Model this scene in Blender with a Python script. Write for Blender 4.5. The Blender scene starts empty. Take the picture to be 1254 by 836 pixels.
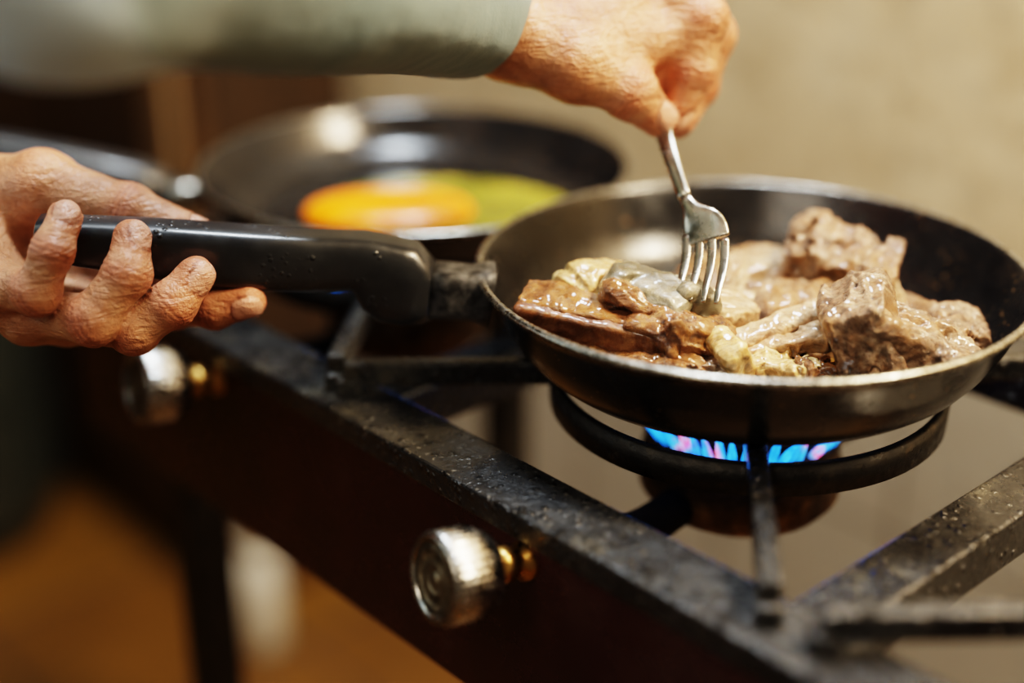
import bpy, math, random
import numpy as np
from mathutils import Vector, Matrix, Euler
random.seed(7)
C=bpy.context.collection

# ------------------------------------------------------------ helpers
def empty(name, loc=(0,0,0), rotz=0, parent=None):
    o=bpy.data.objects.new(name,None); C.objects.link(o)
    o.location=loc; o.rotation_euler=(0,0,rotz); o.empty_display_size=.05
    if parent: o.parent=parent
    return o
def mesh_obj(name, verts, faces, mat=None, parent=None, smooth=True, mats=None, fmat=None):
    me=bpy.data.meshes.new(name); me.from_pydata([tuple(map(float,v)) for v in verts],[],[tuple(map(int,f)) for f in faces]); me.update()
    if mats:
        for m in mats: me.materials.append(m)
        if fmat is not None: me.polygons.foreach_set('material_index',list(fmat))
    elif mat: me.materials.append(mat)
    if smooth: me.polygons.foreach_set('use_smooth',[True]*len(me.polygons))
    o=bpy.data.objects.new(name,me); C.objects.link(o)
    if parent: o.parent=parent
    return o
def bevel(o,w,seg=2,angle=35):
    m=o.modifiers.new('bevel','BEVEL'); m.width=w; m.segments=seg; m.limit_method='ANGLE'; m.angle_limit=math.radians(angle)
    return o
def box(name,lo,hi,mat,parent=None,bev=.001,smooth=False):
    x0,y0,z0=lo;x1,y1,z1=hi
    v=[(x0,y0,z0),(x1,y0,z0),(x1,y1,z0),(x0,y1,z0),(x0,y0,z1),(x1,y0,z1),(x1,y1,z1),(x0,y1,z1)]
    f=[(0,3,2,1),(4,5,6,7),(0,1,5,4),(1,2,6,5),(2,3,7,6),(3,0,4,7)]
    o=mesh_obj(name,v,f,mat,parent,smooth)
    if bev: bevel(o,bev)
    return o
def lathe(name,prof,mat=None,seg=96,parent=None,loc=(0,0,0),mats=None,pm=None,closed=False,frame=None):
    """prof list of (r,z). frame: 3x3 matrix whose z col is axis"""
    v=[];f=[];fm=[]
    n=len(prof)
    for i in range(seg):
        a=2*math.pi*i/seg
        for r,z in prof:
            p=Vector((r*math.cos(a),r*math.sin(a),z))
            if frame is not None: p=frame@p
            v.append(p+Vector(loc))
    rng=n if closed else n-1
    for i in range(seg):
        j=(i+1)%seg
        for k in range(rng):
            k2=(k+1)%n
            f.append((i*n+k,j*n+k,j*n+k2,i*n+k2)); fm.append(pm[k] if pm else 0)
    o=mesh_obj(name,v,f,mat,parent,True,mats,fm if mats else None)
    m=o.modifiers.new('w','WELD'); m.merge_threshold=1e-5
    return o
def loft(name,secs,mat,parent=None,n=24,expo=2.6,up=(0,0,1),cap=True):
    """secs: (center, half_up, half_side)"""
    v=[];f=[]
    P=[Vector(s[0]) for s in secs]
    for i,s in enumerate(secs):
        t=(P[min(i+1,len(P)-1)]-P[max(i-1,0)]).normalized()
        side=t.cross(Vector(up)).normalized(); u=side.cross(t).normalized()
        for k in range(n):
            a=2*math.pi*k/n; c,sn=math.cos(a),math.sin(a)
            c=math.copysign(abs(c)**(2/expo),c); sn=math.copysign(abs(sn)**(2/expo),sn)
            v.append(P[i]+side*c*s[2]+u*sn*s[1])
    for i in range(len(P)-1):
        for k in range(n):
            k2=(k+1)%n
            f.append((i*n+k,i*n+k2,(i+1)*n+k2,(i+1)*n+k))
    if cap:
        f.append(tuple(range(n))[::-1]); f.append(tuple((len(P)-1)*n+k for k in range(n)))
    return mesh_obj(name,v,f,mat,parent,True)
def catmull(pts,m=6):
    pts=[np.array(p,float) for p in pts]; out=[]
    for i in range(len(pts)-1):
        p0=pts[max(i-1,0)];p1=pts[i];p2=pts[i+1];p3=pts[min(i+2,len(pts)-1)]
        for k in range(m):
            t=k/m
            out.append(.5*((2*p1)+(-p0+p2)*t+(2*p0-5*p1+4*p2-p3)*t*t+(-p0+3*p1-3*p2+p3)*t**3))
    out.append(pts[-1]); return out

# ------------------------------------------------------------ SDF tools
class Grid:
    def __init__(s,lo,hi,h):
        s.lo=np.array(lo,np.float32); s.h=h
        s.n=[int(math.ceil((hi[i]-lo[i])/h))+1 for i in range(3)]
        s.X=(lo[0]+h*np.arange(s.n[0],dtype=np.float32))[:,None,None]
        s.Y=(lo[1]+h*np.arange(s.n[1],dtype=np.float32))[None,:,None]
        s.Z=(lo[2]+h*np.arange(s.n[2],dtype=np.float32))[None,None,:]
        s.P=(s.X,s.Y,s.Z)
def cone(P,a,b,ra,rb):
    X,Y,Z=P; d=[b[i]-a[i] for i in range(3)]; L=sum(q*q for q in d)+1e-12
    t=np.clip(((X-a[0])*d[0]+(Y-a[1])*d[1]+(Z-a[2])*d[2])/L,0,1)
    return np.sqrt((X-a[0]-t*d[0])**2+(Y-a[1]-t*d[1])**2+(Z-a[2]-t*d[2])**2)-(ra+(rb-ra)*t)
def ell(P,c,r,R=None):
    X,Y,Z=P; x,y,z=X-c[0],Y-c[1],Z-c[2]
    if R is not None:
        x,y,z=[R[0][i]*x+R[1][i]*y+R[2][i]*z for i in range(3)]
    k=np.sqrt((x/r[0])**2+(y/r[1])**2+(z/r[2])**2)
    return (k-1)*min(r)
def rbox(P,c,r,R,rd,taper=0):
    X,Y,Z=P; x,y,z=X-c[0],Y-c[1],Z-c[2]
    x,y,z=[R[0][i]*x+R[1][i]*y+R[2][i]*z for i in range(3)]
    k=1-taper*np.clip(x/r[0],-1,1)
    qx,qy,qz=abs(x)-(r[0]-rd),abs(y)-(r[1]*k-rd),abs(z)-(r[2]*k-rd)
    return np.sqrt(np.maximum(qx,0)**2+np.maximum(qy,0)**2+np.maximum(qz,0)**2)+np.minimum(np.maximum(qx,np.maximum(qy,qz)),0)-rd
def smin(a,b,k):
    h=np.clip(.5+.5*(b-a)/k,0,1)
    return b*(1-h)+a*h-k*h*(1-h)
def wob(P,seed,freq,octs=3,ridge=False):
    r=np.random.RandomState(seed); X,Y,Z=P; o=0; A=1
    for q in range(octs):
        s_=0
        ph=None
        for j in range(3):
            v=r.normal(size=3); v/=np.linalg.norm(v); v=v*freq*(2**q)*r.uniform(.7,1.3)
            arg=X*v[0]+Y*v[1]+Z*v[2]+r.uniform(0,6.28)
            if ph is not None: arg=arg+1.5*ph
            ph=np.sin(arg); s_=s_+ph/3*1.6
        if ridge: s_=1-2*np.abs(s_)
        o=o+A*s_*.62
        A*=.52
    return o
def nets(F,g):
    s=F<0; n=F.shape; sh=tuple(k-1 for k in n)
    cnt=np.zeros(sh,np.float32); acc=[np.zeros(sh,np.float32) for _ in range(3)]
    cr=[]
    for ax in range(3):
        A=[slice(None)]*3;B=[slice(None)]*3; A[ax]=slice(0,n[ax]-1);B[ax]=slice(1,n[ax])
        f0=F[tuple(A)];f1=F[tuple(B)]; c=(s[tuple(A)]!=s[tuple(B)]); cr.append(c)
        den=f0-f1; den=np.where(np.abs(den)<1e-12,1e-12,den); t=np.where(c,f0/den,0).astype(np.float32)
        o=[q for q in range(3) if q!=ax]
        for da in (0,1):
            for db in (0,1):
                S=[slice(None)]*3; S[o[0]]=slice(da,n[o[0]]-1+da); S[o[1]]=slice(db,n[o[1]]-1+db)
                cc=c[tuple(S)]; cnt+=cc; acc[ax]+=t[tuple(S)]
                if da: acc[o[0]]+=cc
                if db: acc[o[1]]+=cc
    m=cnt>0; idx=-np.ones(sh,np.int64); idx[m]=np.arange(m.sum())
    ii=np.argwhere(m).astype(np.float32)
    V=np.stack([ii[:,q]+acc[q][m]/cnt[m] for q in range(3)],1)*g.h+g.lo
    Fs=[]
    for ax in range(3):
        a,b=[(1,2),(2,0),(0,1)][ax]
        e=np.argwhere(cr[ax]); ok=(e[:,a]>=1)&(e[:,a]<=n[a]-2)&(e[:,b]>=1)&(e[:,b]<=n[b]-2); e=e[ok]
        def cell(da,db):
            q=e.copy(); q[:,a]-=da; q[:,b]-=db; return idx[q[:,0],q[:,1],q[:,2]]
        Q=np.stack([cell(1,1),cell(0,1),cell(0,0),cell(1,0)],1)
        ins=s[e[:,0],e[:,1],e[:,2]]
        Q[~ins]=Q[~ins][:,::-1]; Fs.append(Q)
    return V,np.concatenate(Fs)
def sdf_obj(name,fn,lo,hi,h,mat,parent=None,attr=None,mats=None,relax=1):
    g=Grid(lo,hi,h); F=fn(g.P)
    F=np.broadcast_to(F,tuple(g.n)).astype(np.float32)
    V,Q=nets(F,g)
    me=bpy.data.meshes.new(name)
    me.vertices.add(len(V)); me.vertices.foreach_set('co',V.astype(np.float32).ravel())
    me.loops.add(len(Q)*4); me.loops.foreach_set('vertex_index',Q.astype(np.int32).ravel())
    me.polygons.add(len(Q)); me.polygons.foreach_set('loop_start',np.arange(len(Q),dtype=np.int32)*4)
    me.update(calc_edges=True); me.validate()
    me.polygons.foreach_set('use_smooth',[True]*len(me.polygons))
    if attr is not None:
        col=attr(V)
        ca=me.color_attributes.new('tint','FLOAT_COLOR','POINT')
        ca.data.foreach_set('color',col.astype(np.float32).ravel())
    me.materials.append(mat)
    o=bpy.data.objects.new(name,me); C.objects.link(o)
    if parent: o.parent=parent
    if relax:
        m=o.modifiers.new('s','SMOOTH'); m.iterations=relax; m.factor=.5
    return o

# ------------------------------------------------------------ materials
def newmat(name):
    m=bpy.data.materials.new(name); m.use_nodes=True
    nt=m.node_tree; b=nt.nodes['Principled BSDF']; return m,nt,b
def N(nt,t,**kw):
    n=nt.nodes.new(t)
    for k,v in kw.items():
        if k in n.inputs: n.inputs[k].default_value=v
        else: setattr(n,k,v)
    return n
def coords(nt,scale=None):
    tc=N(nt,'ShaderNodeTexCoord'); return tc.outputs['Object']
def noise(nt,vec,scale,detail=4,rough=.6,dist=0):
    n=N(nt,'ShaderNodeTexNoise'); n.inputs['Scale'].default_value=scale; n.inputs['Detail'].default_value=detail
    n.inputs['Roughness'].default_value=rough; n.inputs['Distortion'].default_value=dist
    nt.links.new(vec,n.inputs['Vector']); return n.outputs['Fac']
def ramp(nt,fac,stops,interp='LINEAR'):
    r=N(nt,'ShaderNodeValToRGB'); r.color_ramp.interpolation=interp
    el=r.color_ramp.elements
    while len(el)<len(stops): el.new(.5)
    for e,(p,c) in zip(el,stops):
        e.position=p; e.color=(c,c,c,1) if isinstance(c,(int,float)) else (*c,1)
    nt.links.new(fac,r.inputs['Fac']); return r.outputs['Color']
def bump(nt,b,h,strength=.3,dist=.001,prev=None):
    n=N(nt,'ShaderNodeBump'); n.inputs['Strength'].default_value=strength; n.inputs['Distance'].default_value=dist
    nt.links.new(h,n.inputs['Height'])
    if prev is not None: nt.links.new(prev,n.inputs['Normal'])
    nt.links.new(n.outputs['Normal'],b.inputs['Normal']); return n.outputs['Normal']
def mix(nt,fac,a,b_,mode='MIX'):
    m=N(nt,'ShaderNodeMix'); m.data_type='RGBA'; m.blend_type=mode
    for sock,val in ((m.inputs[0],fac),(m.inputs[6],a),(m.inputs[7],b_)):
        if isinstance(val,bpy.types.NodeSocket): nt.links.new(val,sock)
        elif isinstance(val,(int,float)): sock.default_value=val
        else: sock.default_value=(*val,1)
    return m.outputs[2]
def noisy(name,stops,scale,rough=(.4,.6),metal=0,bs=.2,bscale=200,bd=.001,detail=5,spec=.5,sss=0,coat=0):
    m,nt,b=newmat(name); v=coords(nt)
    c=ramp(nt,noise(nt,v,scale,detail),stops); nt.links.new(c,b.inputs['Base Color'])
    r=ramp(nt,noise(nt,v,scale*2.3,4),[(.35,rough[0]),(.65,rough[1])]); nt.links.new(r,b.inputs['Roughness'])
    b.inputs['Metallic'].default_value=metal; b.inputs['Specular IOR Level'].default_value=spec
    if sss: b.inputs['Subsurface Weight'].default_value=sss; b.inputs['Subsurface Scale'].default_value=.005; b.inputs['Subsurface Radius'].default_value=(1,.5,.3)
    if coat: b.inputs['Coat Weight'].default_value=coat; b.inputs['Coat Roughness'].default_value=.12
    if bs: bump(nt,b,noise(nt,v,bscale,6,.65),bs,bd)
    return m
def drops(nt,v,scale=190,z0=.48,z1=.56):
    vo=N(nt,'ShaderNodeTexVoronoi'); vo.inputs['Scale'].default_value=scale; nt.links.new(v,vo.inputs['Vector'])
    drop=ramp(nt,vo.outputs['Distance'],[(.10,1.0),(.36,0.0)])
    zone=ramp(nt,noise(nt,v,30,3),[(z0,0.0),(z1,1.0)])
    return mix(nt,1.0,drop,zone,'MULTIPLY')
def pan_mat(name,speck=True,rough=.3):
    m,nt,b=newmat(name); v=coords(nt)
    base=ramp(nt,noise(nt,v,25,5),[(.35,(.005,.005,.006)),(.7,(.014,.013,.013))])
    if speck:
        sp=ramp(nt,noise(nt,v,420,2,.5),[(.68,0.0),(.72,1.0)]); zone=ramp(nt,noise(nt,v,28,2),[(.45,0.0),(.6,1.0)])
        f=mix(nt,1.0,sp,zone,'MULTIPLY'); base=mix(nt,f,base,(.30,.17,.07))
    nt.links.new(base,b.inputs['Base Color'])
    nt.links.new(ramp(nt,noise(nt,v,60,6,.7),[(.35,rough-.10),(.7,rough+.10)]),b.inputs['Roughness'])
    bump(nt,b,noise(nt,v,350,5,.7),.15,.0005)
    return m
M_pan=pan_mat('black_nonstick_coating',True,.24); M_pan2=pan_mat('black_worn_coating',True,.20)
M_lip=noisy('worn_aluminium_lip',[(.3,(.20,.19,.17)),(.7,(.66,.62,.54))],160,(.2,.36),1.0,.15,300,.0004)
def plastic_mat():
    m,nt,b=newmat('black_phenolic_handle'); v=coords(nt)
    nt.links.new(ramp(nt,noise(nt,v,60,5),[(.3,(.010,.011,.014)),(.7,(.022,.024,.028))]),b.inputs['Base Color'])
    nt.links.new(ramp(nt,noise(nt,v,70,5,.6),[(.35,.30),(.65,.44)]),b.inputs['Roughness'])
    b.inputs['Coat Weight'].default_value=.3; b.inputs['Coat Roughness'].default_value=.12
    n1=bump(nt,b,drops(nt,v,260,.50,.58),.5,.0015); bump(nt,b,noise(nt,v,500,5,.7),.1,.0004,n1); return m
M_plastic=plastic_mat()
M_ferrule=noisy('scuffed_dark_ferrule',[(.35,(.018,.018,.020)),(.7,(.13,.13,.135))],180,(.35,.6),.3,.5,400,.0006)
M_iron=noisy('blackened_cast_iron',[(.3,(.011,.010,.010)),(.6,(.026,.023,.020)),(.75,(.08,.06,.04))],90,(.25,.55),.3,.5,260,.0015)
M_soot=noisy('sooty_iron',[(.3,(.006,.006,.005)),(.7,(.02,.015,.010))],60,(.8,.95),0,.4,200,.002,spec=.1)
M_rust=noisy('rusty_burner_iron',[(.3,(.030,.020,.013)),(.55,(.13,.065,.027)),(.72,(.32,.18,.07))],70,(.35,.65),.5,.6,200,.002)
M_brass=noisy('brass',[(.3,(.38,.19,.05)),(.7,(.66,.40,.13))],80,(.25,.45),1,.2,250,.0005)
M_chrome=noisy('chrome_plated',[(.3,(.26,.25,.23)),(.7,(.58,.56,.53))],110,(.12,.32),1,.25,250,.0005)
M_steel=noisy('fork_stainless',[(.3,(.32,.29,.24)),(.7,(.56,.52,.45))],60,(.18,.32),1,.1,250,.0003)
def rail_mat():
    m,nt,b=newmat('black_enamel_greasy'); v=coords(nt)
    g=noise(nt,v,16,6,.72)
    base=ramp(nt,g,[(.38,(.008,.008,.009)),(.56,(.022,.022,.023)),(.72,(.11,.10,.075))])
    fine=ramp(nt,noise(nt,v,420,3,.6),[(.61,0.0),(.69,1.0)])
    zone=ramp(nt,noise(nt,v,18,3,.6),[(.42,0.0),(.62,1.0)])
    fz=mix(nt,1.0,fine,zone,'MULTIPLY')
    base=mix(nt,mix(nt,1.0,fz,(.5,.5,.5),'MULTIPLY'),base,(.30,.28,.24))
    nt.links.new(base,b.inputs['Base Color'])
    nt.links.new(ramp(nt,noise(nt,v,40,5,.7),[(.38,.12),(.62,.40)]),b.inputs['Roughness'])
    b.inputs['Coat Weight'].default_value=.5; b.inputs['Coat Roughness'].default_value=.10
    n1=bump(nt,b,drops(nt,v,170,.44,.54),.9,.0035); bump(nt,b,noise(nt,v,240,4,.65),.65,.0016,n1)
    return m
M_rail=rail_mat()
def panel_mat():
    m,nt,b=newmat('dark_red_enamel_panel'); v=coords(nt)
    nt.links.new(ramp(nt,noise(nt,v,9,5,.6),[(.3,(.022,.008,.008)),(.55,(.055,.014,.014)),(.75,(.10,.05,.042))]),b.inputs['Base Color'])
    nt.links.new(ramp(nt,noise(nt,v,30,5,.7),[(.3,.16),(.7,.36)]),b.inputs['Roughness'])
    b.inputs['Metallic'].default_value=.3; b.inputs['Coat Weight'].default_value=.4; b.inputs['Coat Roughness'].default_value=.15
    bump(nt,b,noise(nt,v,14,3),.15,.003); return m
M_panel=panel_mat()
def wall_mat():
    m,nt,b=newmat('beige_plaster_and_tile'); v=coords(nt)
    pl=ramp(nt,noise(nt,v,9,8,.72),[(.3,(.42,.30,.165)),(.5,(.64,.49,.30)),(.7,(.80,.65,.43))])
    sp=ramp(nt,noise(nt,v,45,4,.7),[(.5,1.0),(.72,.66)])
    pl=mix(nt,1.0,pl,sp,'MULTIPLY')
    mp=N(nt,'ShaderNodeMapping'); mp.inputs['Rotation'].default_value=(math.radians(90),0,0); nt.links.new(v,mp.inputs['Vector'])
    br=N(nt,'ShaderNodeTexBrick'); br.offset=0; br.inputs['Scale'].default_value=1; br.inputs['Brick Width'].default_value=.20; br.inputs['Row Height'].default_value=.20; br.inputs['Mortar Size'].default_value=.003
    br.inputs['Color1'].default_value=(.52,.46,.36,1); br.inputs['Color2'].default_value=(.46,.41,.32,1); br.inputs['Mortar'].default_value=(.18,.14,.10,1)
    nt.links.new(mp.outputs['Vector'],br.inputs['Vector'])
    sx=N(nt,'ShaderNodeSeparateXYZ'); nt.links.new(v,sx.inputs['Vector'])
    f=N(nt,'ShaderNodeMath',operation='GREATER_THAN'); nt.links.new(sx.outputs['Z'],f.inputs[0]); f.inputs[1].default_value=.62
    nt.links.new(mix(nt,f.outputs[0],br.outputs['Color'],pl),b.inputs['Base Color'])
    b.inputs['Roughness'].default_value=.65
    bump(nt,b,noise(nt,v,30,6,.7),.5,.006); return m
M_wall=wall_mat()
M_wallside=noisy('brown_side_wall',[(.3,(.06,.035,.018)),(.7,(.12,.07,.035))],4,(.5,.8),0,.3,30,.003)
M_ceil=noisy('ceiling_paint',[(.3,(.5,.46,.4)),(.7,(.58,.54,.47))],3,(.7,.9),0,.1,40,.002)
def floor_mat():
    m,nt,b=newmat('terracotta_floor'); v=coords(nt)
    br=N(nt,'ShaderNodeTexBrick'); br.offset=0; br.inputs['Scale'].default_value=1; br.inputs['Brick Width'].default_value=.3; br.inputs['Row Height'].default_value=.3; br.inputs['Mortar Size'].default_value=.005
    br.inputs['Color1'].default_value=(.20,.090,.014,1); br.inputs['Color2'].default_value=(.15,.065,.012,1); br.inputs['Mortar'].default_value=(.06,.035,.02,1)
    nt.links.new(v,br.inputs['Vector'])
    nt.links.new(mix(nt,1.0,br.outputs['Color'],ramp(nt,noise(nt,v,6,5),[(.3,.7),(.7,1.0)]),'MULTIPLY'),b.inputs['Base Color'])
    b.inputs['Roughness'].default_value=.45; return m
M_floor=floor_mat()
def wood_mat():
    m,nt,b=newmat('dark_brown_wood'); v=coords(nt)
    w=N(nt,'ShaderNodeTexWave'); w.inputs['Scale'].default_value=6; w.inputs['Distortion'].default_value=5; w.inputs['Detail'].default_value=4; nt.links.new(v,w.inputs['Vector'])
    nt.links.new(ramp(nt,w.outputs['Fac'],[(0,(.03,.015,.006)),(1,(.10,.048,.018))]),b.inputs['Base Color'])
    b.inputs['Roughness'].default_value=.5; return m
M_wood=wood_mat()
M_woodl=noisy('tan_door_frame_wood',[(.3,(.22,.13,.06)),(.7,(.36,.22,.11))],9,(.4,.6),0,.2,40,.002)
M_cyl=noisy('grey_green_painted_steel',[(.3,(.02,.022,.018)),(.7,(.04,.044,.034))],12,(.4,.6),.2,.2,60,.002)
M_whitepl=noisy('white_plastic',[(.3,(.6,.55,.45)),(.7,(.75,.7,.6))],8,(.3,.5),0,0)
M_redcap=noisy('white_cap_plastic',[(.3,(.5,.45,.35)),(.7,(.6,.55,.45))],8,(.3,.5),0,0)
def cloth_mat(name,c1,c2,pale=None):
    m,nt,b=newmat(name); v=coords(nt)
    base=ramp(nt,noise(nt,v,5,4),[(.3,c1),(.7,c2)])
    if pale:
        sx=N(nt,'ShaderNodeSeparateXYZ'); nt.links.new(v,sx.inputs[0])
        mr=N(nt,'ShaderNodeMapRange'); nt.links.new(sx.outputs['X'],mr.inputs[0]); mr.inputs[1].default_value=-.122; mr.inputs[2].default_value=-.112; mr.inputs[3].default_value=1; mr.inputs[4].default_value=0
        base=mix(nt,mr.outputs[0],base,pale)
    nt.links.new(base,b.inputs['Base Color'])
    b.inputs['Roughness'].default_value=.9; b.inputs['Sheen Weight'].default_value=.1
    n1=bump(nt,b,noise(nt,v,14,3),.5,.012); bump(nt,b,noise(nt,v,500,2),.3,.0006,n1); return m
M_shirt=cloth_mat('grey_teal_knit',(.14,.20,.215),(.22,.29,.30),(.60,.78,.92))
M_trous=cloth_mat('dark_brown_trousers',(.03,.02,.015),(.06,.04,.03))
M_shoe=noisy('black_shoe_leather',[(.3,(.01,.01,.01)),(.7,(.03,.03,.03))],20,(.3,.5))
M_hair=noisy('dark_hair',[(.3,(.01,.007,.005)),(.7,(.04,.028,.02))],60,(.4,.6),0,.6,120,.006)
def skin_mat():
    m,nt,b=newmat('skin'); v=coords(nt)
    at=N(nt,'ShaderNodeVertexColor'); at.layer_name='tint'
    sep=N(nt,'ShaderNodeSeparateColor'); nt.links.new(at.outputs['Color'],sep.inputs['Color'])
    base=ramp(nt,noise(nt,v,55,7,.7),[(.3,(.32,.125,.060)),(.5,(.50,.220,.115)),(.72,(.66,.35,.205))])
    base=mix(nt,sep.outputs['Red'],base,(.56,.145,.080))
    base=mix(nt,sep.outputs['Blue'],base,(.12,.036,.018))
    base=mix(nt,sep.outputs['Green'],base,(.66,.35,.25))
    nt.links.new(base,b.inputs['Base Color'])
    rr=ramp(nt,noise(nt,v,120,4,.7),[(.35,.28),(.65,.46)])
    rr=mix(nt,sep.outputs['Green'],rr,(.2,.2,.2)); nt.links.new(rr,b.inputs['Roughness'])
    b.inputs['Subsurface Weight'].default_value=.15; b.inputs['Subsurface Radius'].default_value=(1,.35,.2); b.inputs['Subsurface Scale'].default_value=.003
    vo=N(nt,'ShaderNodeTexVoronoi'); vo.feature='DISTANCE_TO_EDGE'; vo.inputs['Scale'].default_value=420
    nz=N(nt,'ShaderNodeTexNoise'); nz.inputs['Scale'].default_value=90; nt.links.new(v,nz.inputs['Vector'])
    ad=N(nt,'ShaderNodeVectorMath',operation='MULTIPLY_ADD'); nt.links.new(nz.outputs['Color'],ad.inputs[0]); ad.inputs[1].default_value=(.012,.012,.012); nt.links.new(v,ad.inputs[2])
    nt.links.new(ad.outputs[0],vo.inputs['Vector'])
    cr=ramp(nt,vo.outputs['Distance'],[(0,0.0),(.22,1.0)])
    n1=bump(nt,b,cr,.28,.0005)
    w=noise(nt,v,80,5,.6,2.0); n2=bump(nt,b,w,.65,.0024,n1)
    mp=N(nt,'ShaderNodeMapping'); mp.inputs['Rotation'].default_value=(0,.6,.3); mp.inputs['Scale'].default_value=(1,1,5); nt.links.new(v,mp.inputs['Vector'])
    bump(nt,b,noise(nt,mp.outputs['Vector'],60,3,.6,1.0),.6,.0020,n2)
    return m
M_skin=skin_mat()
def meat_mat(name,c,scale=60,rough=(.2,.5),sss=.08,bs=.9,bd=.004,bscale=110,char=.6,fib=True,coat=.9):
    m,nt,b=newmat(name); v=coords(nt)
    k=len(c); base=ramp(nt,noise(nt,v,scale,8,.72,1.2),[(.32+.34*i/(k-1),c[i]) for i in range(k)])
    mp=N(nt,'ShaderNodeMapping'); mp.inputs['Rotation'].default_value=(.5,.3,.7); mp.inputs['Scale'].default_value=(1,4,1.3); nt.links.new(v,mp.inputs['Vector'])
    fb=noise(nt,mp.outputs['Vector'],150,5,.7,.6)
    if fib: base=mix(nt,1.0,base,ramp(nt,fb,[(.35,.50),(.6,1.25)]),'MULTIPLY')
    ch=ramp(nt,noise(nt,v,scale*1.5,6,.75),[(.54,0.0),(.66,1.0)])
    base=mix(nt,mix(nt,1.0,ch,(char,)*3,'MULTIPLY'),base,(.075,.024,.007))
    gold=ramp(nt,noise(nt,v,scale*.5,4,.65),[(.48,0.0),(.60,1.0)])
    if fib: base=mix(nt,mix(nt,1.0,gold,(.5,)*3,'MULTIPLY'),base,(.40,.17,.04))
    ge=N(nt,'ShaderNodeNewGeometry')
    base=mix(nt,1.0,base,ramp(nt,ge.outputs['Pointiness'],[(.42,.25),(.50,1.0),(.60,1.45)]),'MULTIPLY')  # crevice shade and lighter ridges painted into the base colour
    nt.links.new(base,b.inputs['Base Color'])
    nt.links.new(ramp(nt,noise(nt,v,scale*2,5),[(.35,rough[0]),(.65,rough[1])]),b.inputs['Roughness'])
    b.inputs['Subsurface Weight'].default_value=sss; b.inputs['Subsurface Scale'].default_value=.003; b.inputs['Subsurface Radius'].default_value=(1,.6,.35)
    b.inputs['Coat Weight'].default_value=coat; b.inputs['Coat Roughness'].default_value=.08
    n1=bump(nt,b,noise(nt,v,bscale,8,.75,.8),bs,bd)
    bump(nt,b,fb,.5 if fib else .1,.0015,n1); return m
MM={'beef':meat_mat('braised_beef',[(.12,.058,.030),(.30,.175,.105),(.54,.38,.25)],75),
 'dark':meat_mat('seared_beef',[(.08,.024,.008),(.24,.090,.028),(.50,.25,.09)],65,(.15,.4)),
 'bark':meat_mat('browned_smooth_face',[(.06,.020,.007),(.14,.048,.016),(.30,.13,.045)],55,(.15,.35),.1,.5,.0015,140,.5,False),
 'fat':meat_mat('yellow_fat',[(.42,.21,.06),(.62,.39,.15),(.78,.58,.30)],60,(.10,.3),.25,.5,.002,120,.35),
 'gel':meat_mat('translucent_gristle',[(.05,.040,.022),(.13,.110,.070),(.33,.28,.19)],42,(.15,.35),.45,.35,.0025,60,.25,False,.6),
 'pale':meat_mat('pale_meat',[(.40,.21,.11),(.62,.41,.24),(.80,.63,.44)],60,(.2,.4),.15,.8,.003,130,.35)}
M_oil=noisy('cooking_oil_film',[(.3,(.08,.038,.009)),(.7,(.26,.15,.04))],60,(.04,.12),0,.5,150,.002,coat=.5)
M_eggoil=noisy('egg_white_in_oil',[(.3,(.05,.055,.004)),(.55,(.22,.20,.012)),(.75,(.50,.38,.06))],30,(.05,.15),0,.3,60,.002,sss=.2,coat=.6)
M_yolk=noisy('egg_yolk',[(.3,(.95,.20,.001)),(.7,(1.0,.28,.003))],30,(.25,.4),0,.15,60,.001,sss=.3,coat=.1)

# ------------------------------------------------------------ room  (wall frame shares stove orientation)
ang=math.radians(-47.5); Bc=(.118,.648)
def room_box(name,lo,hi,mat):
    o=box(name,lo,hi,mat,None,0); o.location=(Bc[0],Bc[1],0); o.rotation_euler=(0,0,ang); return o
room_box('wall_back',(-2.3,.50,0),(2.2,.60,2.5),M_wall)
room_box('wall_left',(-2.3,-2.2,0),(-2.2,.50,2.5),M_wallside)
room_box('floor',(-2.3,-2.2,-.05),(2.2,.60,0),M_floor)
room_box('ceiling',(-2.3,-2.2,2.5),(2.2,.60,2.55),M_ceil)
room_box('baseboard_back',(-.99,.488,0),(2.2,.50,.08),M_wood)

cup=empty('wooden_cupboard',(Bc[0],Bc[1],0),ang)
box('carcass',(-1.75,.29,.05),(-1.0,.487,1.7),M_wood,cup,.003)
box('plinth',(-1.73,.31,0),(-1.02,.487,.05),M_wood,cup,.002)
box('side_stile',(-1.10,.262,.05),(-1.04,.272,1.7),M_woodl,cup,.002)
for i,(a,b_) in enumerate(((-1.745,-1.38),(-1.37,-1.005))):
    box('door_panel_%d'%(i+1),(a,.272,.08),(b_,.29,1.67),M_wood,cup,.004)
    box('inset_%d'%(i+1),(a+.06,.265,.16),(b_-.12,.273,1.59),M_wood,cup,.004)
    lathe('pull_%d'%(i+1),[(0,0),(.008,0),(.006,.012),(.014,.02),(.012,.028),(0,.03)],M_brass,24,cup,((-1.40 if i==0 else -1.35),.272,.9),frame=Matrix(((1,0,0),(0,0,-1),(0,1,0))))
gx,gy=-.80,1.80
gc=empty('gas_cylinder',(gx,gy,0))
lathe('tank',[(0,.02),(.11,.02),(.135,.05),(.145,.08),(.145,.40),(.135,.45),(.10,.49),(.04,.505),(0,.505)],M_cyl,48,gc)
lathe('foot_ring',[(.11,0),(.115,0),(.115,.06),(.11,.06)],M_cyl,48,gc,closed=True)
lathe('collar',[(.085,.48),(.09,.48),(.09,.58),(.085,.58)],M_cyl,48,gc,closed=True)
lathe('valve',[(0,.50),(.015,.50),(.015,.54),(.03,.545),(.03,.57),(0,.575)],M_brass,24,gc)
bt=empty('plastic_bottle',(-.319,1.517,0))
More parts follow.
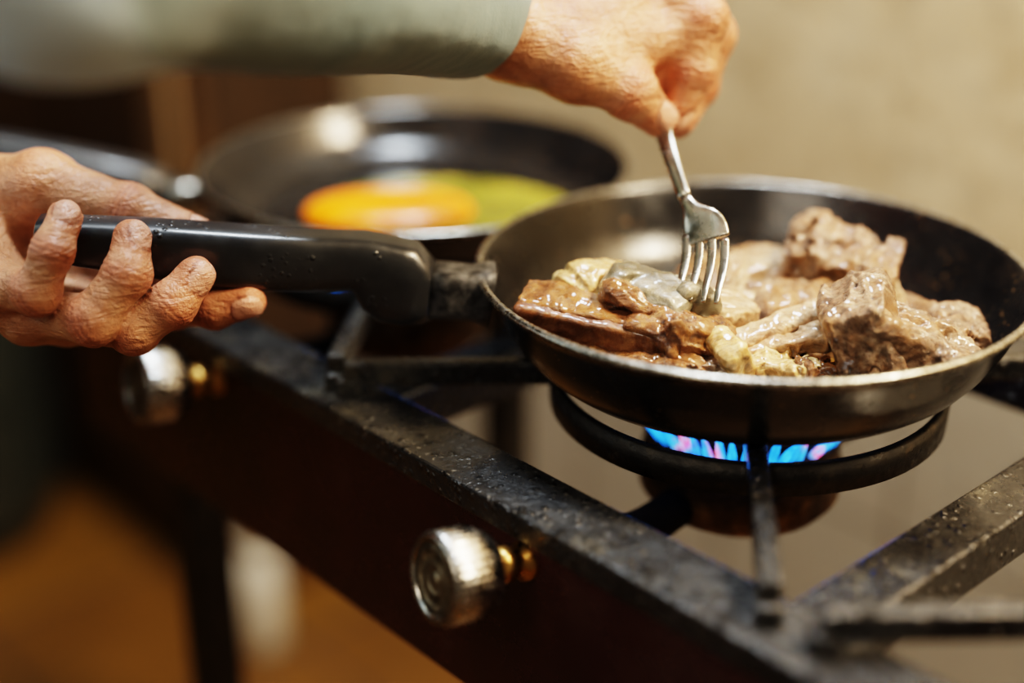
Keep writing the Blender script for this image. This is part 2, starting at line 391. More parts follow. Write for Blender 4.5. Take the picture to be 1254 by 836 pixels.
lathe('body',[(0,.001),(.024,.001),(.027,.006),(.027,.10),(.022,.125),(.013,.138),(.012,.145),(0,.145)],M_whitepl,32,bt)
lathe('cap',[(0,.168),(.013,.168),(.014,.165),(.014,.143),(0,.143)],M_redcap,32,bt)

# ------------------------------------------------------------ gas stove (local frame s,n,z)
st=empty('gas_stove',(Bc[0],Bc[1],0),ang)
S0,S1=-.42,.68
box('front_rail_top',(S0,-.168,.781),(S1,-.133,.785),M_rail,st,.0015)
box('front_rail_face',(S0,-.168,.772),(S1,-.164,.7835),M_rail,st,.001)
box('front_rail_inner_lip',(S0,-.137,.765),(S1,-.1332,.7835),M_rail,st,.001)
box('back_rail',(S0,.135,.755),(S1,.168,.785),M_rail,st,.002)
for nme,s in (('side_rail_left',S0),('side_rail_right',S1-.03)):
    box(nme,(s,-.132,.755),(s+.03,.134,.783),M_rail,st,.002)
for i,s in enumerate((-.1375,.1375,.4125)):
    box('cross_bar_%d'%(i+1),(s-.014,-.132,.752),(s+.014,.134,.776),M_rail,st,.002)
box('front_panel',(S0+.01,-.164,.670),(S1-.01,-.160,.772),M_panel,st,.001)
box('panel_return',(S0+.01,-.160,.670),(S1-.01,-.140,.674),M_panel,st,.001)
for i,(s,n_) in enumerate(((-.345,-.125),(.60,-.125),(-.345,.15),(.60,.15))):
    box('leg_%d'%(i+1),(s-.014,n_-.014,.0),(s+.014,n_+.014,.77),M_iron,st,.002)
box('leg_brace_left',(-.352,-.111,.20),(-.338,.136,.225),M_iron,st,.002)
box('leg_brace_right',(.593,-.111,.20),(.607,.136,.225),M_iron,st,.002)
box('leg_brace_back',(-.331,.143,.20),(.586,.157,.225),M_iron,st,.002)
def tube(name,pts,r,mat,parent,n=16): return loft(name,[(p,r,r) for p in pts],mat,parent,n,2.0)
tube('gas_manifold',[(S0+.03,-.146,.752),(S1-.03,-.146,.752)],.009,M_iron,st)
def bar(name,a,b_,top,h,w,mat,parent):
    a=Vector((*a,0));b_=Vector((*b_,0)); t=(b_-a).normalized(); s=Vector((-t.y,t.x,0))*w/2
    v=[];
    for z in (top-h,top):
        for p in (a-s,b_-s,b_+s,a+s): v.append((p.x,p.y,z))
    f=[(0,3,2,1),(4,5,6,7),(0,1,5,4),(1,2,6,5),(2,3,7,6),(3,0,4,7)]
    return bevel(mesh_obj(name,v,f,mat,parent,False),.0018)
def burner(idx,sc,lit):
    lathe('grate_ring_%d'%idx,[(.094,.780),(.099,.780),(.0995,.795),(.0945,.795)],M_iron,96,st,(sc,0,0),closed=True)
    k=0
    for sx in (-1,1):
        for sy in (-1,1):
            k+=1
            L=math.hypot(.135,.153); ux,uy=sx*.135/L,sy*.153/L
            bar('grate_finger_%d_%d'%(idx,k),(sc+ux*.040,uy*.040),(sc+ux*(L-.002),uy*(L-.002)),.803,.013,.0095,M_rail,st)
            bar('finger_foot_%d_%d'%(idx,k),(sc+ux*(L-.010),uy*(L-.010)),(sc+ux*(L+.002),uy*(L+.002)),.794,.010 if sy<0 else .018,.0110,M_rail,st)
    lathe('burner_bowl_%d'%idx,[(0,.716),(.030,.716),(.036,.720),(.046,.726),(.0515,.733),(.0515,.750),(.0475,.754),(.0475,.760),(.0505,.762),(.0505,.7665),(.043,.7685),(.034,.768),(.032,.764),(0,.764)],M_rust,72,st,(sc,0,0))
    lathe('burner_cap_%d'%idx,[(0,.774),(.018,.7745),(.030,.772),(.034,.768),(.032,.764),(0,.764)],M_rust,48,st,(sc,0,0))
    tube('mixer_tube_%d'%idx,catmull([(sc,-.035,.738),(sc+.005,-.075,.738),(sc+.012,-.11,.748),(sc+.018,-.142,.757)],4),.010,M_soot,st)
    box('burner_support_%d'%idx,(sc-.008,.04,.728),(sc+.008,.134,.734),M_soot,st,.001)
M_flame,nt,b=newmat('gas_flame')
nt.nodes.remove(b); out=nt.nodes['Material Output']
em=N(nt,'ShaderNodeEmission'); tr=N(nt,'ShaderNodeBsdfTransparent'); ms=N(nt,'ShaderNodeMixShader')
v=coords(nt)
colr=ramp(nt,noise(nt,v,16,1),[(.50,(.01,.18,1)),(.59,(.02,.20,1)),(.63,(1,.10,.04)),(.67,(.03,.12,1))])
hot=ramp(nt,noise(nt,v,160,3),[(.40,0.0),(.62,1.0)])
nt.links.new(mix(nt,hot,colr,(.03,.36,1.0)),em.inputs['Color']); em.inputs['Strength'].default_value=2.2
lw=N(nt,'ShaderNodeLayerWeight'); lw.inputs['Blend'].default_value=.35
f=ramp(nt,lw.outputs['Facing'],[(.0,.20),(.8,.80)]); nt.links.new(f,ms.inputs[0])
nt.links.new(tr.outputs[0],ms.inputs[1]); nt.links.new(em.outputs[0],ms.inputs[2]); nt.links.new(ms.outputs[0],out.inputs['Surface'])
def flames(idx,sc,nf=50,k_=1.0):
    V=[];F=[]; prof=[(0.0,0),(.0014,.001),(.0020,.004),(.0019,.010),(.0012,.019),(.0003,.027)]
    for i in range(nf):
        a=2*math.pi*i/nf+random.uniform(-.04,.04); s=random.uniform(.7,1.2)*k_; base=Vector((sc+.046*math.cos(a),.046*math.sin(a),.7655))
        t_=random.uniform(.3,.9)
        ax=Vector((math.cos(a)*t_,math.sin(a)*t_,1)).normalized(); u=ax.orthogonal().normalized(); w=ax.cross(u)
        o=len(V); m=8
        for r,h in prof:
            for k in range(m):
                t=2*math.pi*k/m; V.append(base+ax*h*s+u*r*1.1*math.cos(t)+w*r*1.1*math.sin(t))
        for j in range(len(prof)-1):
            for k in range(m): F.append((o+j*m+k,o+j*m+(k+1)%m,o+(j+1)*m+(k+1)%m,o+(j+1)*m+k))
    mesh_obj('gas_flame_%d'%idx,V,F,M_flame,st)
for i,sc in enumerate((-.275,0,.29)):
    burner(i+1,sc,i<2)
    if i<2: flames(i+1,sc,50,1.0 if i else .45)
M_knobface=noisy('tarnished_brass_face',[(.3,(.13,.10,.06)),(.7,(.42,.37,.28))],200,(.25,.45),.9,.6,500,.0009)
def knob(idx,s0,zr=.760):
    root=Vector((s0,-.164,zr)); ax=Vector((-.16,-1,.15)).normalized()
    X=Vector((1,0,0)); Yv=ax.cross(X).normalized(); X=Yv.cross(ax).normalized()
    fr=Matrix((X,Yv,ax)).transposed()
    lathe('valve_flange_%d'%idx,[(0,-.004),(.009,-.004),(.009,.002),(.0065,.003),(.0065,.008),(.0085,.009),(.0085,.015),(.006,.016),(.006,.023),(0,.023)],M_brass,20,st,root,frame=fr)
    prof=[(0,.019),(.012,.019),(.0170,.021),(.0192,.025),(.0203,.029),(.0203,.0435),(.0192,.0465),(.0172,.0475),(.0160,.0455)]
    o=lathe('knob_wheel_%d'%idx,prof,M_chrome,160,st,root,frame=fr)
    me=o.data
    for v in me.vertices:
        q=fr.transposed()@(v.co-root); r=math.hypot(q.x,q.y)
        if .028<q.z<.045 and r>.0198:
            a=math.atan2(q.y,q.x); rr=r+.00045*math.cos(a*40)
            q.x*=rr/r;q.y*=rr/r; v.co=root+fr@q
    lathe('knob_face_%d'%idx,[(.0162,.0452),(.0140,.0450),(.0135,.0458),(.0130,.0458),(.0126,.0450),(.0075,.0450),(.0070,.0456),(.0064,.0456),(.0060,.0450),(.003,.0452),(.0026,.0460),(0,.0462)],M_knobface,64,st,root,frame=fr)
    V=[];F=[]
    for i in range(22):
        a=2*math.pi*i/22+.1
        r0=.0088+random.uniform(-.0005,.0005);r1=.0113;wd=.00035+random.random()*.0003
        o0=len(V); c,sn=math.cos(a),math.sin(a)
        for z in (.0448,.0457):
            for (r,sgn) in ((r0,-1),(r1,-1),(r1,1),(r0,1)):
                V.append(root+fr@Vector((r*c-sgn*wd*sn,r*sn+sgn*wd*c,z)))
        for q in ((0,3,2,1),(4,5,6,7),(0,1,5,4),(1,2,6,5),(2,3,7,6),(3,0,4,7)): F.append(tuple(o0+j for j in q))
    mesh_obj('knob_marks_%d'%idx,V,F,M_knobface,st,False)
for i,s in enumerate((-.238,.012,.31)): knob(i+1,s)

# ------------------------------------------------------------ pans
def pan(name,cx,cy,z0,zr,R,coat):
    e=empty(name,(cx,cy,0)); H=zr-z0; rb=R-.040
    out_=[(0,z0),(rb-.002,z0),(rb+.004,z0+.0008),(rb+.011,z0+.07*H),(rb+.018,z0+.19*H),(rb+.025,z0+.38*H),(rb+.031,z0+.60*H),(rb+.036,z0+.85*H),(R-.001,zr-.002),(R+.0014,zr-.0007),(R+.0016,zr+.0008),(R+.0004,zr+.0020),(R-.0018,zr+.0017),(R-.0030,zr-.0008)]
    inn=[(rb+.0328,z0+.85*H),(rb+.0278,z0+.60*H),(rb+.0215,z0+.38*H),(rb+.0140,z0+.19*H+.002),(rb+.0070,z0+.07*H+.0035),(rb+.000,z0+.0046),(rb-.010,z0+.0040),(0,z0+.0038)]
    prof=out_+inn
    pm=[0]*(len(prof)-1)
    for k in (9,10,11): pm[k]=1
    lathe('pan_bowl',prof,None,160,e,mats=[coat,M_lip],pm=pm)
    return e
fp=pan('frying_pan',.117,.652,.8032,.850,.1335,M_pan)
rp=pan('frying_pan.001',-.061,.863,.8032,.838,.1345,M_pan2)
fo=Vector((.117,.652,0)); ro=Vector((-.061,.863,0))
def rel(pts,o): return [(Vector(p[0])-o,p[1],p[2]) for p in pts]
hs=[((-.0385,.637,.8425),.0125,.010),((-.0405,.637,.8425),.0150,.0130),((-.047,.637,.8445),.0180,.0135),((-.0545,.637,.8480),.0212,.0135),((-.061,.637,.8520),.0196,.0135),((-.067,.637,.8565),.0160,.0132),((-.073,.6365,.8592),.0138,.0128),((-.080,.636,.8598),.0134,.0125),((-.096,.633,.8605),.0143,.0125),((-.126,.628,.8640),.0148,.0125),((-.150,.624,.8680),.0140,.0122),((-.169,.621,.8715),.0130,.0118),((-.198,.616,.8765),.0110,.011),((-.213,.614,.8795),.0098,.010),((-.2165,.6137,.8801),.0088,.009),((-.2175,.6136,.8803),.007,.007)]
loft('handle_grip',rel(hs,fo),M_plastic,fp,48,3.6)
bk=[((-.0105,.6395,.8405),.0150,.013),((-.016,.639,.8415),.0135,.012),((-.020,.638,.8420),.0125,.011),((-.030,.6375,.8430),.0130,.0115),((-.0395,.637,.8438),.0130,.0115)]
loft('handle_ferrule',rel(bk,fo),M_ferrule,fp,32,4)
rh=[((-.195,.882,.812),.010,.012),((-.212,.880,.8135),.0085,.011),((-.226,.8785,.816),.009,.012)]
loft('handle_ferrule',rel(rh,ro),M_lip,rp,24,3)
rg=[((-.222,.879,.815),.009,.012),((-.226,.8785,.816),.0125,.015),((-.240,.877,.820),.0155,.016),((-.265,.874,.828),.0145,.016),((-.300,.871,.837),.0140,.015),((-.345,.866,.848),.0135,.014),((-.385,.861,.857),.012,.013),((-.395,.860,.859),.008,.009)]
loft('handle_grip',rel(rg,ro),M_plastic,rp,32,2.8)

# ------------------------------------------------------------ meat
mt=empty('braised_meat_chunks')
def inpan(P):
    rin=np.interp(P[2],[.805,.8078,.8101,.8141,.8210,.8313,.843,.86],[.084,.0925,.0995,.1065,.114,.1203,.1255,.135]).astype(np.float32)
    return np.sqrt((P[0]-.117)**2+(P[1]-.652)**2)-rin+.0008
def piece(name,c,r,rot,rd,mat,seed,amp=.0022,freq=130,kind='box',h=.0009,taper=0,ridge=True):
    R=Euler([math.radians(a) for a in rot]).to_matrix()
    R=[[R[i][j] for j in range(3)] for i in range(3)]
    def fn(P):
        d=rbox(P,c,r,R,rd,taper) if kind=='box' else ell(P,c,r,R)
        d=d+amp*wob(P,seed,freq*.6,2)
        if amp>.001: d=d-amp*.55*wob(P,seed+99,freq*2.0,3,ridge)
        return np.maximum(np.maximum(d,.8073-P[2]),inpan(P))
    m=max(r)*1.4+.008
    sdf_obj(name,fn,[c[i]-m for i in range(3)],[c[i]+m for i in range(3)],h,MM[mat],mt)
piece('rib_slab',(.035,.607,.832),(.034,.011,.017),(14,7,-14),.003,'bark',1,.0014,90)
piece('rib_slab_rim',(.037,.6065,.8475),(.0335,.0100,.0028),(14,7,-14),.002,'dark',2,.0014)
piece('rib_slab_end',(.061,.600,.841),(.0085,.0110,.0070),(14,7,-14),.003,'dark',33,.0016)
piece('pale_fat_lump',(.038,.628,.847),(.024,.015,.014),(10,-10,20),.010,'fat',3,.0028,110,'ell')
piece('gristle_lump',(.064,.614,.846),(.023,.014,.016),(24,10,-24),.010,'gel',4,.0036,95,ridge=False)
piece('gristle_tip',(.079,.612,.840),(.012,.012,.018),(0,30,10),.008,'gel',34,.0030,110,ridge=False)
piece('gristle_seam',(.056,.607,.846),(.016,.005,.010),(30,20,-10),.004,'dark',41,.0024,150)
piece('under_chunk',(.062,.591,.822),(.030,.013,.013),(8,0,-6),.006,'dark',5,.0035)
piece('brown_chunk',(.079,.597,.829),(.018,.015,.018),(0,20,20),.006,'dark',6,.0035)
piece('brown_lobe',(.088,.593,.819),(.018,.013,.012),(0,0,10),.006,'beef',35,.0032,150)
piece('fat_strip',(.101,.590,.826),(.0065,.010,.018),(15,-32,25),.004,'fat',7,.0016)
piece('pink_chunk',(.100,.622,.833),(.014,.013,.014),(10,10,30),.006,'pale',8,.0022)
piece('beige_chunk',(.124,.692,.824),(.027,.018,.016),(0,-8,15),.007,'pale',9,.0035)
piece('beige_chunk_b',(.100,.665,.822),(.022,.018,.015),(0,5,-20),.007,'beef',10,.0035)
piece('beige_chunk_c',(.118,.650,.824),(.017,.014,.014),(0,15,-40),.006,'pale',36,.003)
piece('meat_strip',(.130,.612,.836),(.029,.0055,.0060),(20,-14,18),.003,'pale',11,.0018)
piece('meat_strip_b',(.124,.600,.830),(.024,.006,.006),(10,-10,8),.003,'pale',12,.0020)
piece('meat_strip_c',(.142,.622,.832),(.024,.007,.007),(30,-6,28),.003,'dark',37,.0025)
piece('pale_shred',(.122,.590,.822),(.019,.010,.009),(0,0,-15),.004,'fat',13,.0032,200)
piece('pale_shred_b',(.108,.583,.815),(.012,.007,.006),(0,0,25),.003,'pale',38,.0030,260)
piece('charred_bit',(.138,.583,.822),(.011,.007,.009),(0,20,30),.003,'dark',14,.0032,240)
piece('mid_chunk',(.138,.644,.826),(.024,.016,.015),(5,0,10),.006,'beef',15,.0038)
piece('top_chunk',(.164,.676,.835),(.027,.017,.021),(12,14,-22),.004,'beef',16,.0042,120)
piece('top_chunk_edge',(.182,.655,.830),(.013,.010,.013),(0,-20,10),.004,'pale',17,.0026)
piece('big_chunk',(.163,.594,.834),(.014,.019,.026),(5,-22,-12),.003,'beef',18,.0036,110)
piece('big_chunk_lobe',(.186,.590,.826),(.029,.017,.017),(0,14,-10),.004,'beef',19,.0040,120,taper=.25)
piece('big_chunk_membrane',(.162,.585,.846),(.017,.006,.006),(0,38,-12),.003,'pale',39,.0026,160)
piece('small_chunk',(.211,.620,.826),(.013,.012,.010),(0,10,10),.004,'beef',20,.0032)
piece('small_chunk_b',(.198,.628,.824),(.014,.012,.012),(0,-10,40),.004,'beef',21,.0034)
piece('small_chunk_c',(.203,.608,.826),(.012,.010,.010),(0,25,-30),.004,'dark',40,.003)
piece('back_chunk',(.192,.652,.820),(.014,.012,.010),(0,0,20),.004,'beef',22,.0030)
piece('bone_end',(.076,.645,.822),(.016,.014,.013),(0,0,20),.006,'pale',23,.0028)
for i in range(34):
    a=random.uniform(0,6.28); r=random.uniform(.03,.085); x=.125+r*math.cos(a)*.9; y=.635+r*math.sin(a)*.75
    if math.hypot(x-.117,y-.652)>.084: continue
    q=random.uniform(.0018,.0045)
    piece('crumb_%d'%i,(x,y,.8090),(q,q*.8,q*.7),(0,0,random.uniform(0,90)),q*.4,random.choice(['dark','pale','beef']),60+i,.0009,500,'box',.0007)
def puddle(name,c,rx,ry,mat,par,seed,th=.0016,h=.0014):
    sdf_obj(name,lambda P: np.maximum(np.abs(P[2]-c[2])-th, np.sqrt(((P[0]-c[0])/rx)**2+((P[1]-c[1])/ry)**2)*min(rx,ry)-min(rx,ry)+.006*wob((P[0],P[1],P[2]*0),seed,60,3)),
        (c[0]-rx*1.3,c[1]-ry*1.3,c[2]-.006),(c[0]+rx*1.3,c[1]+ry*1.3,c[2]+.006),h,mat,par,relax=2)
jp=empty('pan_juices'); puddle('juice',(.122,.644,.8092),.074,.064,M_oil,jp,5)
eg=empty('fried_eggs')
puddle('egg_white',(-.042,.858,.8100),.080,.060,M_eggoil,eg,9,.0022)
sdf_obj('yolk',lambda P: smin(ell(P,(-.098,.842,.813),(.032,.028,.010)),ell(P,(-.056,.845,.813),(.032,.028,.010)),.012),(-.15,.80,.79),(-.01,.90,.84),.0015,M_yolk,eg)

# ------------------------------------------------------------ fork
fk=empty('table_fork')
path=catmull([(.056,.730,.956),(.064,.708,.938),(.073,.683,.914),(.0775,.6626,.900),(.0822,.645,.8875)],5)
wdir=Vector((.80,-.52,.12)).normalized()
def floft(name,pts,ws,ts):
    V=[];F=[];P=[Vector(p) for p in pts]; n=16
    for i in range(len(P)):
        t=(P[min(i+1,len(P)-1)]-P[max(i-1,0)]).normalized(); w=(wdir-t*wdir.dot(t)).normalized(); u=t.cross(w)
        for k in range(n):
            a=2*math.pi*k/n; c,s=math.cos(a),math.sin(a); c=math.copysign(abs(c)**.75,c); s=math.copysign(abs(s)**.75,s)
            V.append(P[i]+w*c*ws[i]+u*s*ts[i])
    for i in range(len(P)-1):
        for k in range(n): F.append((i*n+k,i*n+(k+1)%n,(i+1)*n+(k+1)%n,(i+1)*n+k))
    F.append(tuple(range(n))[::-1]); F.append(tuple((len(P)-1)*n+k for k in range(n)))
    return mesh_obj(name,V,F,M_steel,fk)
SH=Vector((-.0030,0,.0022))
m=len(path); floft('handle',path,[.0060-.0028*i/(m-1) for i in range(m)],[.0012+.0005*i/(m-1) for i in range(m)])
hp=catmull([(.0822,.645,.8875)]+[tuple(Vector(p)+SH) for p in ((.0885,.637,.8810),(.0925,.630,.8755),(.0935,.625,.8705))],4)
floft('head',hp,[.0030,.0031,.0034,.0042,.0056,.0074,.0092,.0104,.0112,.0116,.0118,.0118,.0118],[.0016]*6+[.0013]*7)
for k in range(4):
    off=(-.0098+.00653*k); w=wdir
    base=[Vector(p)+SH+w*off for p in [(.0933,.6265,.872),(.0928,.620,.8655),(.0908,.612,.8595),(.0882,.6035,.8545),(.0870,.599,.851)]]
    pp=catmull(base,4); q=len(pp)
    floft('tine_%d'%(k+1),pp,[.0023-.0013*(i/(q-1))**2 for i in range(q)],[.0012-.0006*(i/(q-1)) for i in range(q)])

# ------------------------------------------------------------ cook (person)
ck=empty('cook')
mm=lambda *p: tuple(q/1000 for q in p)
def fingers_tools(F,radii):
    info=[]
    for nme,pts in F.items():
        p=[np.array(q) for q in pts]
        ax=p[3]-p[2]; L=np.linalg.norm(ax); ax=ax/L
        cen=(p[1]+p[3])/2; d=p[2]-cen; d=d-ax*d.dot(ax); d/=np.linalg.norm(d)
        sd=np.cross(ax,d); info.append((nme,p,ax,d,sd,radii[nme]))
    return info
def hand_fn(F,radii,palm,kp,kw=.010):
    def fn(P):
        pl=None
        for (a,b_,ra,rb) in palm:
            d=cone(P,a,b_,ra,rb); pl=d if pl is None else smin(pl,d,kw)
        res=None
        for nme,pts in F.items():
            r=radii[nme]; d=None
            for i in range(3):
                e=cone(P,pts[i],pts[i+1],r[i],r[i+1])
                d=e if d is None else smin(d,e,.0035)
            for i,sc in ((1,1.08),(2,1.06)):
                e=cone(P,pts[i],pts[i],r[i]*sc,r[i]*sc); d=smin(d,e,.003)
            d=smin(pl,d,kp)
            res=d if res is None else np.minimum(res,d)
        X,Y,Z=P
        for (nme,p,ax,dd,sd,r) in fingers_tools(F,radii):
            c=p[3]+ax*r[3]*.15
            u=(X-c[0])*ax[0]+(Y-c[1])*ax[1]+(Z-c[2])*ax[2]
            w=(X-c[0])*dd[0]+(Y-c[1])*dd[1]+(Z-c[2])*dd[2]
            s=(X-c[0])*sd[0]+(Y-c[1])*sd[1]+(Z-c[2])*sd[2]
            e=((np.abs(u)/(r[3]*.85))**3+(np.abs(s)/(r[3]*.72))**3)
            top=(w>0)
            groove=np.exp(-((e-1.15)/.28)**2)*top*np.exp(-(np.maximum(np.abs(u)-r[3]*1.2,0)/.001)**2)
            res=res+.0009*groove
            for j in (1,2):
                axj=p[j+1]-p[j-1]; axj=axj/np.linalg.norm(axj)
                uj=(X-p[j][0])*axj[0]+(Y-p[j][1])*axj[1]+(Z-p[j][2])*axj[2]
                dist=np.sqrt((X-p[j][0])**2+(Y-p[j][1])**2+(Z-p[j][2])**2)
                near=np.exp(-(np.maximum(dist-r[j]*1.0,0)/.002)**2)
                res=res+.0005*np.cos(uj*2*math.pi/.0028+.8*np.sin(X*900+Z*700))*np.exp(-(uj/.0055)**2)*near
        return res+.00025*wob(P,11,330,2)
    return fn
def hand_attr(F,radii):
    def at(V):
        n=len(V); col=np.zeros((n,4)); col[:,3]=1
        for (nme,p,ax,dd,sd,r) in fingers_tools(F,radii):
            c=p[3]+ax*r[3]*.15; q=V-c; u=q@ax; w=q@dd; s=q@sd
            e=((np.abs(u)/(r[3]*.85))**3+(np.abs(s)/(r[3]*.72))**3)
            nail=(e<1)&(w>r[3]*.35)&(w<r[3]*1.6); col[nail,1]=.75
            rim=(e>=1)&(e<1.7)&(w>r[3]*.3)&(w<r[3]*1.4)&(np.abs(u)<r[3]*1.3); col[rim,2]=np.maximum(col[rim,2],.5)
            dt=np.linalg.norm(V-p[3],axis=1); col[:,0]=np.maximum(col[:,0],.6*np.exp(-(dt/(r[3]*1.4))**2))
            for j in (1,2):
                axj=p[j+1]-p[j-1]; axj=axj/np.linalg.norm(axj); uj=(V-p[j])@axj; dj=np.linalg.norm(V-p[j],axis=1)
                near=np.exp(-(np.maximum(dj-r[j],0)/.003)**2)
                col[:,0]=np.maximum(col[:,0],.5*near*np.exp(-(uj/.007)**2))
                ph=np.cos(uj*2*math.pi/.0028+.8*np.sin(V[:,0]*900+V[:,2]*700))
                col[:,2]=np.maximum(col[:,2],.5*near*np.exp(-(uj/.0055)**2)*(.5+.5*ph)**2)
        return col
    return at
LF={'pinky':[mm(-245,612,858),mm(-212,588,862),mm(-203,590,881),mm(-199,602,893)],
 'ring':[mm(-226,615,842),mm(-188,587,849),mm(-172,593,869),mm(-171,604,882)],
 'middle':[mm(-212,628,836),mm(-173,597,841),mm(-154,597,853),mm(-144,604,864)],
 'index':[mm(-202,648,842),mm(-163,632,838),mm(-141,622,841),mm(-124,619,845)],
 'thumb':[mm(-262,666,876),mm(-226,655,889),mm(-184,648,880),mm(-149,642,870)]}
LR={'pinky':(.0105,.0098,.0087,.0077),'ring':(.0115,.0110,.0099,.0088),'middle':(.012,.0113,.0100,.0090),'index':(.012,.0110,.0096,.0084),'thumb':(.020,.0160,.0125,.0080)}
wl=mm(-298,672,868)
palmL=[(wl,LF['pinky'][0],.021,.013),(wl,LF['ring'][0],.020,.0130),(wl,LF['middle'][0],.020,.0130),(wl,LF['index'][0],.021,.0130),
 (wl,LF['thumb'][0],.026,.024),(LF['thumb'][0],LF['thumb'][1],.023,.0165),(LF['pinky'][0],LF['ring'][0],.012,.0125),(LF['ring'][0],LF['middle'][0],.0125,.0125),(LF['middle'][0],LF['index'][0],.0125,.012),
 (LF['thumb'][0],LF['pinky'][0],.019,.014),(LF['thumb'][1],LF['index'][0],.010,.012),(wl,(-.39,.67,.90),.025,.029)]
sdf_obj('left_hand',hand_fn(LF,LR,palmL,.008),(-.345,.555,.800),(-.100,.720,.930),.001,M_skin,ck,hand_attr(LF,LR))
RF={'index':[mm(66,722,985),mm(94,702,960),mm(90,696,936),mm(81,692,914)],
 'middle':[mm(73,745,978),mm(101,724,948),mm(94,715,924),mm(84,704,909)],
 'ring':[mm(70,765,968),mm(95,738,938),mm(74,706,932),mm(58,702,934)],
 'pinky':[mm(58,778,958),mm(80,742,934),mm(60,716,928),mm(46,714,936)],
 'thumb':[mm(0,694,955),mm(31,683,943),mm(57,679,930),mm(72,683,916)]}
RR={'pinky':(.012,.0108,.0098,.0085),'ring':(.0125,.0118,.0110,.0098),'middle':(.0130,.0118,.0104,.0090),'index':(.0130,.0116,.0100,.0084),'thumb':(.020,.0155,.0128,.0094)}
wr=mm(-22,702,972)
palmR=[(wr,RF['pinky'][0],.020,.014),(wr,RF['ring'][0],.020,.014),(wr,RF['middle'][0],.020,.014),(wr,RF['index'][0],.022,.0145),(wr,RF['thumb'][0],.022,.021),
 (RF['thumb'][0],RF['thumb'][1],.021,.016),(RF['pinky'][0],RF['ring'][0],.013,.014),(RF['ring'][0],RF['middle'][0],.014,.014),(RF['middle'][0],RF['index'][0],.014,.014),(RF['thumb'][1],RF['index'][0],.014,.014),(RF['thumb'][1],mm(82,704,952),.013,.013),
 (mm(30,695,955),mm(70,715,955),.018,.018),(wr,(-.075,.615,1.000),.022,.028)]
sdf_obj('right_hand',hand_fn(RF,RR,palmR,.008),(-.060,.640,.885),(.130,.815,1.030),.0011,M_skin,ck,hand_attr(RF,RR))
shR=(-.33,.30,1.30); shL=(-.60,.58,1.30); elR=(-.15,.475,1.040); elL=(-.52,.60,1.00)
tc=(-.465,.44)
Rz=Matrix.Rotation(math.radians(-47),3,'Z'); Rz=[[Rz[i][j] for j in range(3)] for i in range(3)]
def shirt(P):
    d=ell(P,(tc[0],tc[1],1.16),(.175,.115,.23),Rz)
    d=smin(d,ell(P,(tc[0]-.01,tc[1]-.01,.95),(.17,.125,.17),Rz),.08)
    d=smin(d,cone(P,shR,shL,.062,.062),.06)
    d=smin(d,cone(P,(tc[0],tc[1],1.32),(tc[0]+.01,tc[1]+.01,1.39),.07,.055),.04)
    r=smin(cone(P,shR,elR,.062,.052),cone(P,elR,(-.026,.688,.970),.048,.036),.02)
    l=smin(cone(P,shL,elL,.062,.050),cone(P,elL,(-.318,.672,.872),.048,.032),.02)
    d=smin(d,r,.03); d=smin(d,l,.03)
    d=np.maximum(d,.845-P[2])
    return d+.003*wob(P,77,28,3)
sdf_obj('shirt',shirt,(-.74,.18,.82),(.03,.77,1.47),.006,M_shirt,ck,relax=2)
gv=(.74,.68)
hipc=(tc[0]-.01,tc[1]-.01)
hl=(hipc[0]-.062,hipc[1]+.067); hr=(hipc[0]+.062,hipc[1]-.067)
def trous(P):
    d=ell(P,(hipc[0],hipc[1],.90),(.160,.115,.13),Rz)
    for h in (hl,hr):
        d=smin(d,smin(cone(P,(h[0],h[1],.84),(h[0]+.02,h[1]+.02,.47),.088,.062),cone(P,(h[0]+.02,h[1]+.02,.47),(h[0]-.01,h[1]-.01,.09),.060,.050),.02),.02)
    return d+.003*wob(P,78,25,2)
sdf_obj('trousers',trous,(-.74,.18,.02),(-.22,.68,1.06),.009,M_trous,ck)
for nm_,h in (('shoe_left',hl),('shoe_right',hr)):
    sdf_obj(nm_,lambda P,h=h: np.maximum(smin(cone(P,(h[0]-.04,h[1]-.035,.045),(h[0]+.10,h[1]+.09,.030),.042,.036),cone(P,(h[0]-.015,h[1]-.015,.05),(h[0]-.01,h[1]-.01,.10),.045,.046),.03),.001-P[2]),
        (h[0]-.13,h[1]-.13,-.01),(h[0]+.2,h[1]+.2,.17),.006,M_shoe,ck)
hc=(tc[0]+.03,tc[1]+.028,1.53)
def headf(P):
    f=lambda a,s,z:(hc[0]+gv[0]*a+gv[1]*s, hc[1]+gv[1]*a-gv[0]*s, hc[2]+z)
    d=ell(P,hc,(.076,.092,.105),Rz); d=smin(d,ell(P,f(.025,0,-.055),(.055,.065,.06),Rz),.03)
    d=smin(d,cone(P,(tc[0],tc[1],1.36),f(-.02,0,-.06),.052,.050),.03)
    d=smin(d,cone(P,f(.092,0,.0),f(.108,0,-.028),.008,.013),.010)
    for s in (-1,1):
        d=smin(d,cone(P,f(-.005,.078*s,.01),f(-.008,.080*s,-.022),.012,.008),.006)
        d=np.maximum(d,-(ell(P,f(.092,.03*s,.005),(.014,.012,.010))))
        d=np.minimum(d,cone(P,f(.078,.03*s,.005),f(.078,.03*s,.005),.012,.012))
    d=smin(d,cone(P,f(.088,-.02,-.058),f(.088,.02,-.058),.006,.006),.006)
    return d
sdf_obj('head',headf,(hc[0]-.14,hc[1]-.14,1.33),(hc[0]+.16,hc[1]+.16,1.66),.004,M_skin,ck)
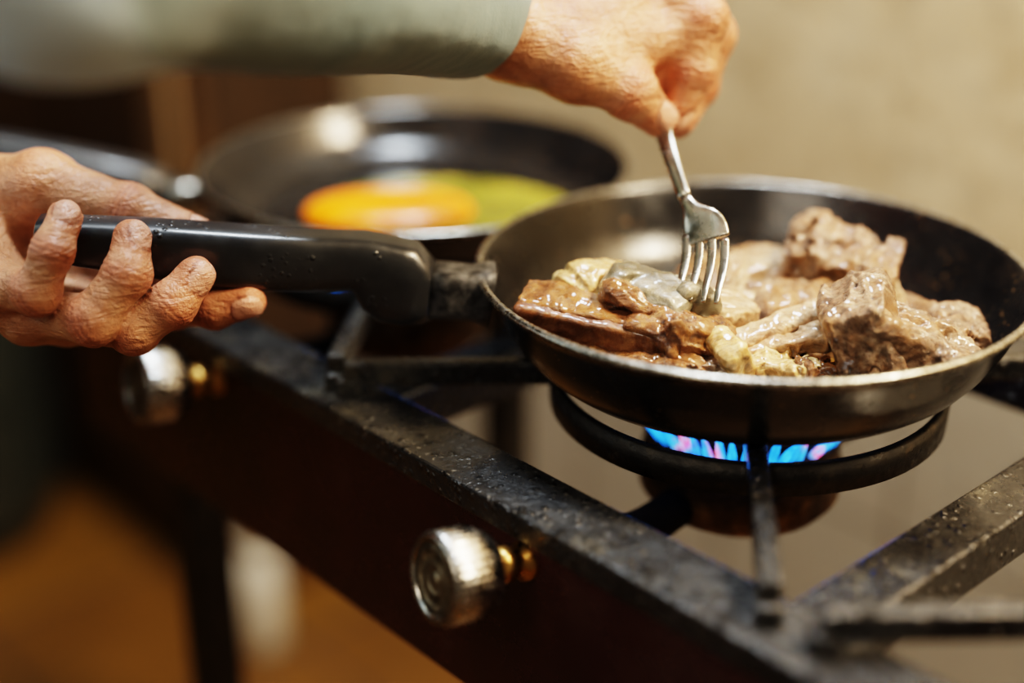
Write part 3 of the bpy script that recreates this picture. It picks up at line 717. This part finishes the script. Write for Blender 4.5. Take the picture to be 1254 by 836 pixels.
def hairf(P):
    d=ell(P,(hc[0]-.012,hc[1]-.011,hc[2]+.018),(.086,.100,.106),Rz)
    a=(P[0]-hc[0])*gv[0]+(P[1]-hc[1])*gv[1]
    cut=(a-.03)*.8-(P[2]-hc[2]-.045)*.9
    d=np.maximum(d,cut); d=np.maximum(d,(hc[2]-.07)-P[2])
    return smin(d,ell(P,(hc[0]-.09,hc[1]-.083,hc[2]+.0),(.04,.04,.04)),.02)+.002*wob(P,90,90,2)
sdf_obj('hair',hairf,(hc[0]-.19,hc[1]-.19,1.42),(hc[0]+.16,hc[1]+.16,1.68),.005,M_hair,ck)

# ------------------------------------------------------------ lights
def area(name,loc,target,size,energy,color,sy=None):
    l=bpy.data.lights.new(name,'AREA'); l.energy=energy; l.color=color; l.size=size
    if sy: l.shape='RECTANGLE'; l.size_y=sy
    o=bpy.data.objects.new(name,l); C.objects.link(o); o.location=loc
    o.rotation_euler=(Vector(target)-Vector(loc)).to_track_quat('-Z','Y').to_euler(); return o
area('key_light',(.66,.52,1.80),(.30,.85,.84),.12,16,(1,.76,.48))
area('wall_fill',(.85,.25,1.9),(.70,.90,.85),.30,12,(1,.82,.58))  # unseen area light added to brighten the back wall
area('overhead_cool_light',(.04,.92,2.15),(.0,.78,.84),.24,18,(.82,.92,1.0))  # cool overhead light added for rear pan and handle highlights, no window
area('fill_light',(-.75,-.75,2.2),(.1,.7,.8),.7,7,(1,.86,.68))  # unseen soft fill, placed to put a second highlight in the rear pan
sp=bpy.data.lights.new('meat_spot','SPOT'); sp.energy=22; sp.color=(1,.68,.36); sp.spot_size=math.radians(6.0); sp.spot_blend=.9; sp.shadow_soft_size=.02  # narrow warm spot added to make the bright patch on the meat
so=bpy.data.objects.new('meat_spot',sp); C.objects.link(so); so.location=(.45,.80,2.0)
so.rotation_euler=(Vector((.118,.602,.83))-Vector((.45,.80,2.0))).to_track_quat('-Z','Y').to_euler()
w=bpy.data.worlds.new('world'); bpy.context.scene.world=w; w.use_nodes=True
w.node_tree.nodes['Background'].inputs[0].default_value=(.9,.72,.5,1); w.node_tree.nodes['Background'].inputs[1].default_value=.10

# ------------------------------------------------------------ camera
cam=bpy.data.cameras.new('camera'); co=bpy.data.objects.new('camera',cam); C.objects.link(co)
co.location=(0,0,1.1); co.rotation_euler=(math.radians(66),0,0)
cam.lens=50; cam.sensor_width=36; cam.clip_start=.01
cam.dof.use_dof=True; cam.dof.focus_distance=.645; cam.dof.aperture_fstop=1.4
bpy.context.scene.camera=co
vs=bpy.context.scene.view_settings
vs.view_transform='Filmic'; vs.look='High Contrast'; vs.exposure=.5
